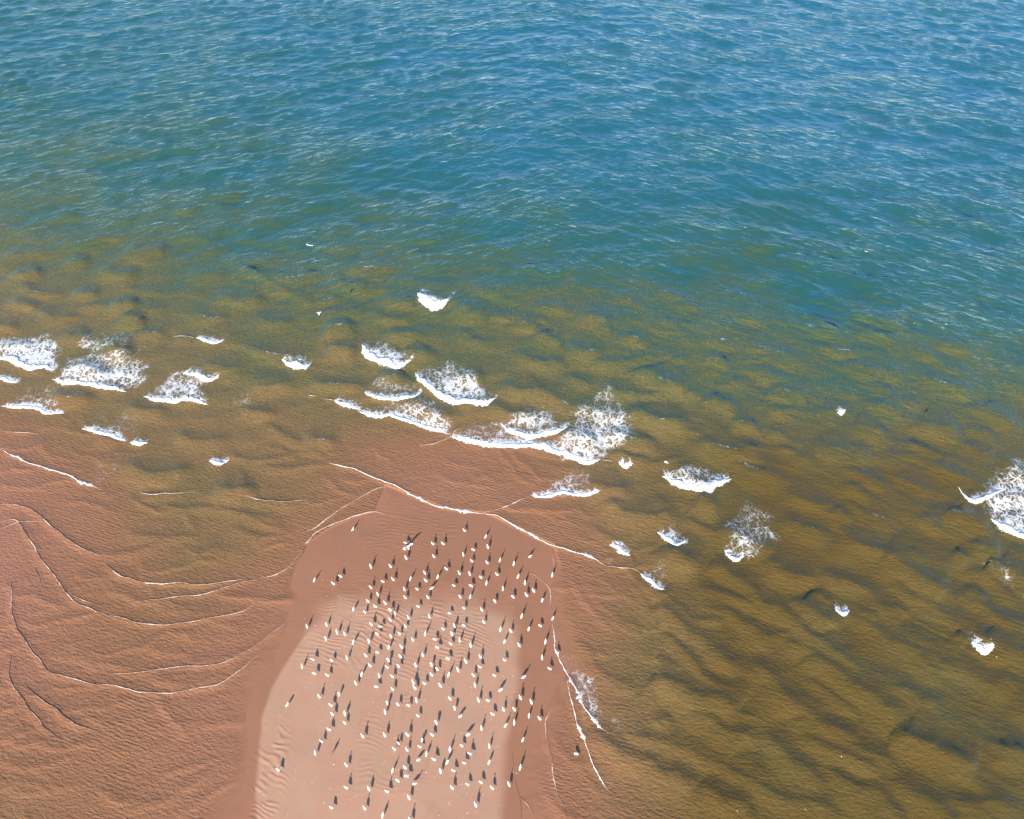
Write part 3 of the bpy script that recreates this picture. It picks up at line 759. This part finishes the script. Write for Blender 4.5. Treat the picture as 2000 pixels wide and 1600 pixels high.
o = mesh_obj('sandy_foam', *ribbons([q for q in LN if q[1][1] < 4 and (q[1][2] < .12 or q[1][1] >= 2)], .50), foam_material('sandy_foam', (.56, .42, .34, 1), 6.0))
o['kind'] = 'stuff'; o['label'] = 'thin sandy foam lines across the shallow water'

# ------------------------------------------------------------------ gulls
M_WHITE = plain('white_plumage', (.84, .82, .78, 1))
M_GREY = plain('pale_grey_wing', (.60, .61, .62, 1))
M_BLACK = plain('dark_wingtip', (.04, .04, .045, 1))
M_BILL = plain('yellow_bill', (.70, .45, .08, 1), .5)
M_LEG = plain('flesh_leg', (.50, .28, .22, 1), .6)
M_BROWN = plain('brown_plumage', (.16, .11, .08, 1))

def tube_rings(sp, seg=10):
    """sp: (x, y, z, half width, half height) along the body; a closed skin round it"""
    V, F = [], []
    c = np.array([[p[0], p[1], p[2]] for p in sp])
    T = np.gradient(c, axis=0)
    for (x, y, z, w, h), t in zip(sp, T):
        t = t/np.linalg.norm(t)
        side = np.array([-t[1], t[0], 0]); nl = np.linalg.norm(side)
        side = side/nl if nl > .15 else np.array([0, 1, 0])
        up = np.cross(t, side)
        for k in range(seg):
            a = 2*math.pi*k/seg
            V.append(np.array([x, y, z])+side*w*math.cos(a)+up*h*math.sin(a))
    for i in range(len(sp)-1):
        for k in range(seg):
            F.append((i*seg+k, i*seg+(k+1) % seg, (i+1)*seg+(k+1) % seg, (i+1)*seg+k))
    F.append(tuple(range(seg))[::-1]); F.append(tuple((len(sp)-1)*seg+k for k in range(seg)))
    return V, F

def data(name, V, F, mats, fm=None):
    me = bpy.data.meshes.new(name); me.from_pydata([tuple(v) for v in V], [], F)
    for m in mats: me.materials.append(m)
    me.polygons.foreach_set('use_smooth', [True]*len(F))
    if fm: me.polygons.foreach_set('material_index', fm)
    bm = bmesh.new(); bm.from_mesh(me); bmesh.ops.recalc_face_normals(bm, faces=bm.faces); bm.to_mesh(me); bm.free()
    me.update(); return me

TRUNK = [(-.31, 0, .185, .020, .006), (-.25, 0, .198, .042, .016), (-.17, 0, .220, .064, .044), (-.08, 0, .248, .082, .072), (.0, 0, .272, .086, .080), (.07, 0, .298, .076, .076)]
POSE = {
 'upright': TRUNK+[(.115, 0, .335, .052, .056), (.128, 0, .385, .036, .040), (.132, 0, .430, .032, .034), (.148, 0, .462, .036, .036), (.178, 0, .468, .032, .032), (.205, 0, .460, .017, .017)],
 'relaxed': TRUNK+[(.115, 0, .330, .056, .058), (.138, 0, .362, .040, .042), (.155, 0, .392, .038, .040), (.182, 0, .400, .034, .034), (.212, 0, .392, .017, .017)],
 'hunched': TRUNK+[(.105, 0, .325, .066, .066), (.128, 0, .348, .050, .050), (.152, 0, .356, .040, .040), (.176, 0, .350, .020, .020)],
 'preening': TRUNK+[(.110, .005, .318, .058, .060), (.135, .035, .330, .042, .044), (.120, .085, .322, .038, .040), (.085, .115, .302, .034, .034), (.055, .125, .285, .017, .017)],
}
def gull_meshes(pose, colour):
    sp = POSE[pose]
    V, F = tube_rings(sp)
    body = data('gull_body', V, F, [colour])
    x, y, z = sp[-1][:3]; d = np.array(sp[-1][:3])-np.array(sp[-2][:3]); d /= np.linalg.norm(d)
    a = np.array((x, y, z))-d*.008; b = a+d*.030; c = b+d*.022+np.array((0, 0, -.008))
    V, F = tube_rings([(*a, .011, .013), (*b, .008, .011), (*c, .003, .004)], 8)
    bill = data('gull_bill', V, F, [M_BILL])
    wings = []
    for s in (1, -1):                                  # folded wing: a shell laid along the flank, dark tip beyond the tail
        sp_ = [(.085, s*.060, .305, .012, .030), (.04, s*.082, .300, .016, .055), (-.05, s*.086, .272, .016, .062), (-.15, s*.070, .236, .014, .048), (-.24, s*.045, .208, .011, .028), (-.30, s*.026, .194, .008, .016), (-.37, s*.012, .182, .004, .006)]
        V, F = tube_rings(sp_, 8)
        fm = [0 if f[0] < 8*4 else 1 for f in F]; fm[-2] = 0; fm[-1] = 1
        wings.append(data('gull_wing', V, F, [M_GREY if colour is M_WHITE else M_BROWN, M_BLACK], fm))
    legs = []
    for s in (1, -1):
        V, F = tube_rings([(.0, s*.035, .215, .016, .016), (-.008, s*.034, .150, .0075, .0075), (.005, s*.034, .075, .007, .007), (.005, s*.034, .012, .007, .007)], 6)
        n = len(V)
        V += [np.array(v) for v in ((-.008, s*.034-.008, .004), (-.008, s*.034+.008, .004), (.06, s*.034+.028, .002), (.066, s*.034, .002), (.06, s*.034-.028, .002), (.003, s*.034, .022))]
        F += [(n, n+4, n+3, n+2, n+1), (n, n+1, n+5), (n+1, n+2, n+5), (n+2, n+3, n+5), (n+3, n+4, n+5), (n+4, n, n+5)]
        legs.append(data('gull_leg', V, F, [M_LEG]))
    return body, bill, wings, legs

def wing_mesh(s, pts, t=.012):
    """open wing from leading/trailing edge pairs (x_lead, x_trail, y, z) with a thin section, dark tip"""
    V, F, fm = [], [], []
    for k, (xl, xt, y, z) in enumerate(pts):
        tt = t*(1-.7*k/(len(pts)-1)); xm = xl*.65+xt*.35
        V += [np.array((xl, s*y, z)), np.array((xm, s*y, z+tt)), np.array((xt, s*y, z-.004)), np.array((xm, s*y, z-tt*.5))]
    for k in range(len(pts)-1):
        for j in range(4):
            F.append((k*4+j, k*4+(j+1) % 4, k*4+4+(j+1) % 4, k*4+4+j)); fm.append(1 if k >= len(pts)-2 else 0)
    F += [(3, 2, 1, 0), tuple(len(pts)*4-4+j for j in range(4))]; fm += [0, 1]
    return data('gull_open_wing', V, F, [M_WHITE, M_BLACK], fm)

def child(name, me, parent):
    o = bpy.data.objects.new(name, me); col.objects.link(o); o.parent = parent; return o

def make_gull(pose, colour):
    body, bill, wings, legs = gull_meshes(pose, colour)
    o = bpy.data.objects.new('gull', body); col.objects.link(o)
    o['category'] = 'gull'; o['group'] = 'gulls standing on the sandbar'
    child('bill', bill, o)
    for w in wings: child('wing', w, o)
    for l in legs: child('leg', l, o)
    return o
PROTO = {p: make_gull(p, M_WHITE) for p in POSE}
USED = {}
def put_gull(px, py, ang, pose, label, scale, tilt=0.0):
    src = PROTO[pose]
    if pose not in USED: o = src; USED[pose] = True
    else:
        o = src.copy(); col.objects.link(o)
        for ch in src.children:
            c = ch.copy(); c.parent = o; col.objects.link(c)
    x, y = at(px, py, .26)
    x, y = float(x), float(y)
    z = max(float(sand_z(np.array([x]), np.array([y]))[0][0]), -.06)
    o.location = (x, y, z-.004)
    o.rotation_euler = (0, 0, R(ang))
    o.scale = (scale,)*3
    o['label'] = label
    return o

Z1 = (580, 1000, 7.62); Z2 = (840, 1000, 7.143); Z3 = (580, 1200, 7.62); Z4 = (840, 1200, 7.143); Z5 = (540, 1400, 6.667); Z6 = (840, 1390, 6.452)
U, L_, H_, P_ = 'upright', 'relaxed', 'hunched', 'preening'
FLOCK = [
 (Z1, [(835,255,65,U),(262,1012,68,U),(1097,820,115,U),(1390,818,140,U),(1622,692,120,L_),(645,963,152,L_),(540,1073,150,U),(1275,1045,160,H_),(1428,1013,140,U),(1693,1003,68,U),
  (1900,915,115,U),(1915,1032,145,U),(1097,1130,140,U),(1203,1235,115,L_),(1598,1158,120,L_),(1785,1157,150,H_),(1610,1283,130,U),(1053,1335,140,H_),(1165,1418,150,U),(1312,1368,135,U),
  (845,1450,80,H_),(1008,1497,125,H_),(1385,1467,130,P_),(1457,1515,110,H_),(1947,1280,135,U),(1803,1418,165,H_),(1658,1580,125,L_),(1968,1565,120,U),(1615,467,178,L_),(1600,565,190,H_)]),
 (Z2, [(35,448,150,U),(178,448,155,U),(50,628,140,U),(475,258,140,U),(778,343,65,U),(803,490,110,U),(462,598,95,U),(600,530,140,P_),(578,688,140,U),(793,712,140,U),(977,675,65,U),(1168,725,78,U),
  (1400,620,38,L_),(225,803,150,U),(110,915,72,U),(405,860,130,U),(550,868,105,U),(705,915,130,P_),(930,877,145,U),(788,998,75,U),(1230,903,60,U),(1323,988,85,U),(328,1035,168,H_),(567,1035,150,P_),
  (1015,1072,95,U),(1340,1158,130,U),(1440,1098,125,U),(1705,875,80,U),(28,1075,30,L_),(415,1190,130,H_),(563,1188,72,U),(1153,1185,130,P_),(902,1247,125,P_),(1568,1227,60,H_),(270,1422,168,P_),
  (467,1350,145,H_),(718,1372,130,U),(1280,1455,75,U),(1715,1480,60,U)]),
 (Z3, [(148,180,110,U),(440,155,115,U),(430,365,115,L_),(597,270,110,U),(712,300,120,U),(845,415,70,H_),(235,675,168,L_),(75,773,105,U),(258,882,150,P_),(515,688,140,H_),(452,912,158,U),(330,1225,135,U),
  (505,1358,150,U),(528,1492,135,H_),(715,1480,108,L_),(628,1190,100,P_),(745,655,115,U),(1023,622,130,H_),(1075,405,95,P_),(1105,160,135,U),(1195,303,145,H_),(1245,192,165,P_),(1197,575,165,P_),
  (1387,92,135,U),(1398,330,120,H_),(1522,293,135,H_),(1613,185,120,L_),(1912,297,78,U),(1722,387,135,L_),(1370,493,85,H_),(1555,493,140,U),(1540,637,130,L_),(1362,685,120,P_),(1510,777,140,H_),
  (1340,795,145,U),(1085,772,140,U),(968,895,80,H_),(877,1033,120,U),(1225,922,110,U),(1183,1085,168,P_),(1417,932,145,L_),(1420,1120,135,H_),(1765,765,110,U),(1873,615,120,U),(1730,1020,120,U),
  (1895,1037,140,H_),(1752,1103,130,L_),(1778,1288,110,U),(1500,1348,140,H_),(1658,1362,135,P_),(1348,1325,100,P_),(1312,1460,110,L_),(1797,1517,145,H_)]),
 (Z4, [(178,213,135,H_),(65,358,145,P_),(100,473,165,U),(338,165,115,H_),(303,283,120,L_),(285,420,140,H_),(412,370,90,U),(247,628,145,P_),(470,162,135,P_),(747,113,125,U),(983,212,80,U),(1123,235,130,U),
  (1380,200,65,H_),(1532,157,150,H_),(1043,377,70,H_),(1237,430,125,L_),(1610,380,75,U),(1563,600,90,U),(1665,758,155,U),(565,440,100,U),(495,665,125,U),(698,598,125,U),(693,742,168,U),(1035,640,150,H_),
  (600,855,135,H_),(625,992,100,U),(387,785,115,U),(262,848,72,U),(95,770,130,H_),(20,850,135,L_),(140,1000,130,U),(895,858,160,H_),(990,1060,25,H_),(1310,880,20,U),(273,1180,130,H_),(343,1310,100,P_),
  (430,1430,15,P_),(672,1200,120,U),(803,1203,140,P_),(1020,1327,125,U),(868,1395,155,H_),(1255,1163,125,U),(1172,1320,110,P_),(1407,1220,120,U),(1380,1410,85,U),(1523,1448,135,U),(1768,532,150,U),(20,705,95,P_)]),
 (Z5, [(888,85,140,H_),(685,173,165,U),(585,325,150,L_),(505,472,105,L_),(1122,260,130,U),(1408,243,130,L_),(1705,242,145,U),(1533,427,150,U),(1585,352,135,H_),(1698,437,125,U),(1900,310,70,P_),
  (1865,398,165,U),(1955,487,80,L_),(1855,570,20,H_),(910,635,135,U),(1515,705,80,U),(1672,665,140,H_),(1695,778,172,P_),(1578,835,130,P_),(1803,882,10,U),(910,930,165,U),(1203,942,120,L_),
  (1440,980,165,U),(1723,1055,120,L_),(715,1187,155,H_),(1147,1193,125,U),(1385,1283,80,L_),(17,692,140,H_),(1738,1348,130,U)]),
 (Z6, [(78,140,105,P_),(25,300,150,U),(645,210,105,U),(955,175,50,U),(1060,135,85,U),(1172,350,65,U),(1137,700,78,U),(990,912,115,U),(1838,525,165,P_),(485,298,15,H_),(395,432,145,H_),(500,535,165,U),
  (427,650,165,H_),(745,435,100,U),(747,632,70,H_),(250,480,90,U),(222,638,50,H_),(130,750,110,H_),(293,748,165,L_),(48,608,165,L_),(275,962,140,U),(470,918,165,L_),(635,890,155,H_),(777,960,145,U),(570,1172,115,U)]),
 ((0, 0, 1), [(562, 1376, 55, P_)]),
]
birds = []
for (ox, oy, k), lst in FLOCK:
    for u, v, a, p in lst: birds.append([ox+u/k, oy+v/k, a, p])
SPECIAL = {
 (690, 1033): 'gull standing alone on wet sand, nearest the surf at the upper left of the flock',
 (614, 1133): 'lone gull on wet sand with a long thin shadow, leftmost of the upper flock',
 (651, 1141): 'left gull of a close pair on wet sand at the upper left of the flock',
 (665, 1126): 'right gull of a close pair on wet sand at the upper left of the flock',
 (562, 1376): 'bent gull standing alone on pale sand near its left edge, far from others',
 (542, 1504): 'hunched gull by itself on pale sand, farthest left of all the standing gulls',
 (1125, 1471): 'gull standing in rippled shallows right of the sandbar, apart from the flock',
 (1079, 1122): 'small gull at the edge of the right shallows, on a faint swash line',
 (1087, 1274): 'gull standing in the white foam at the right edge of the sandbar',
 (1080, 1207): 'gull facing away at the top end of the right foam edge',
 (792, 1061): 'gull standing left of the gull with open wings, its upper neighbour',
 (790, 1074): 'hunched gull standing left of the gull with open wings, its lower neighbour',
 (793, 1091): 'gull directly below the gull with open wings',
 (906, 1036): 'gull nearest the top of the sandbar, alone below the swash line',
 (801, 1602): 'gull at the bottom edge of the picture, mostly cut off',
}
ORD = ['', 'first', 'second', 'third', 'fourth', 'fifth', 'sixth', 'seventh', 'eighth', 'ninth', 'tenth', 'eleventh', 'twelfth', 'thirteenth', 'fourteenth', 'fifteenth', 'sixteenth', 'seventeenth', 'eighteenth', 'nineteenth', 'twentieth',
       'twenty-first', 'twenty-second', 'twenty-third', 'twenty-fourth', 'twenty-fifth', 'twenty-sixth', 'twenty-seventh', 'twenty-eighth']
def facing(a):
    if a < 42: return 'facing right'
    if a <= 100: return 'facing the sea'
    if a < 128: return 'turned half left'
    return 'facing left'
WORD = {U: 'upright', L_: 'relaxed', H_: 'hunched', P_: 'preening'}
rows = {}
for q in birds: rows.setdefault(int((q[1]-1025)//23), []).append(q)
for rank, key in enumerate(sorted(rows)):
    row = sorted(rows[key], key=lambda q: q[0])
    for i, (px, py, a, p) in enumerate(row):
        lab = None
        for (sx_, sy_), t in SPECIAL.items():
            if math.hypot(px-sx_, py-sy_) < 4: lab = t
        if not lab:
            xs_, ys_ = at(px, py)
            d_ = poly_sdf(np.array([float(xs_)]), np.array([float(ys_)]), DRY)[0]
            where = 'pale sand' if d_ < -.6 else 'wet sand'
            side = ('leftmost' if i == 0 else 'rightmost' if i == len(row)-1 else ORD[i+1]+' from left')
            lab = '%s gull %s on %s, %s, %s row from surf' % (WORD[p], facing(a), where, side, ORD[rank+1])
        ang = a+random.uniform(-6, 6)
        put_gull(px, py, ang, p, lab, random.uniform(.86, 1.02))

def winged(label, px, py, z, ang, wing_pts, tilt=(0, 0), legs=False, group=None, scale=1.0):
    body, bill, _, lg = gull_meshes('relaxed', M_WHITE)
    o = bpy.data.objects.new('gull', body); col.objects.link(o)
    child('bill', bill, o)
    for s in (1, -1): child('wing', wing_mesh(s, wing_pts), o)
    if legs:
        for l in lg: child('leg', l, o)
    x, y = at(px, py, z+.27)
    o.location = (float(x), float(y), z)
    o.rotation_euler = (tilt[0], tilt[1], R(ang)); o.scale = (scale,)*3
    o['label'] = label; o['category'] = 'gull'
    if group: o['group'] = group
    return o
winged('gull flapping with both wings raised among the standing gulls, top of the flock', 797, 1069, .06, 120,
       [(.10, -.10, .05, .30), (.16, -.08, .20, .45), (.14, -.12, .38, .58), (.04, -.14, .56, .66), (-.10, -.14, .70, .70)], legs=True, group='gulls standing on the sandbar')
winged('white gull flying over green water, far out on the left', 605, 479, 4.0, 250,
       [(.14, -.02, .05, .28), (.20, .0, .22, .36), (.16, -.04, .40, .38), (.04, -.12, .56, .34), (-.12, -.16, .70, .28)], group='gulls flying over the water')
winged('small white gull flying low over olive water, left of the half moon breaker', 623, 612, 3.0, 100,
       [(.14, -.06, .05, .28), (.16, -.08, .16, .42), (.10, -.14, .26, .52), (.0, -.2, .32, .56), (-.12, -.22, .36, .56)], group='gulls flying over the water', scale=.9)
# young brown gull without white
body, bill, wings, legs = gull_meshes('relaxed', M_BROWN)
o = bpy.data.objects.new('gull', body); col.objects.link(o)
child('bill', bill, o); [child('wing', w, o) for w in wings]; [child('leg', l, o) for l in legs]
x, y = at(650, 1470, .26)
o.location = (float(x), float(y), float(sand_z(np.array([float(x)]), np.array([float(y)]))[0][0])); o.rotation_euler = (0, 0, R(72))
o['label'] = 'dark brown young gull on pale sand, the only one without white plumage'; o['category'] = 'gull'; o['group'] = 'gulls standing on the sandbar'

# ------------------------------------------------------------------ shells, feathers and droppings strewn over the sand
V, F = [], []
rr = random.Random(3)
for k in range(260):
    px = rr.uniform(560, 1010); py = rr.uniform(1130, 1640)
    x, y = at(px, py, .1)
    x, y = float(x), float(y)
    z = float(sand_z(np.array([x]), np.array([y]))[0][0])
    r = rr.uniform(.02, .055)*(1.5 if rr.random() < .12 else 1); n = len(V); a0 = rr.uniform(0, 6)
    V.append((x, y, z+.014))
    for j in range(6):
        a = a0+j*math.pi/3; q = r*rr.uniform(.6, 1.2)
        V.append((x+q*math.cos(a)*1.4, y+q*math.sin(a)*.8, z-.003))
    F += [(n, n+1+j, n+1+(j+1) % 6) for j in range(6)]
M_SHELL = plain('shell', (.72, .58, .50, 1))
o = mesh_obj('shell_fragments', V, F, M_SHELL)
o['kind'] = 'stuff'; o['label'] = 'pale shell bits, droppings and feathers strewn over the sand'
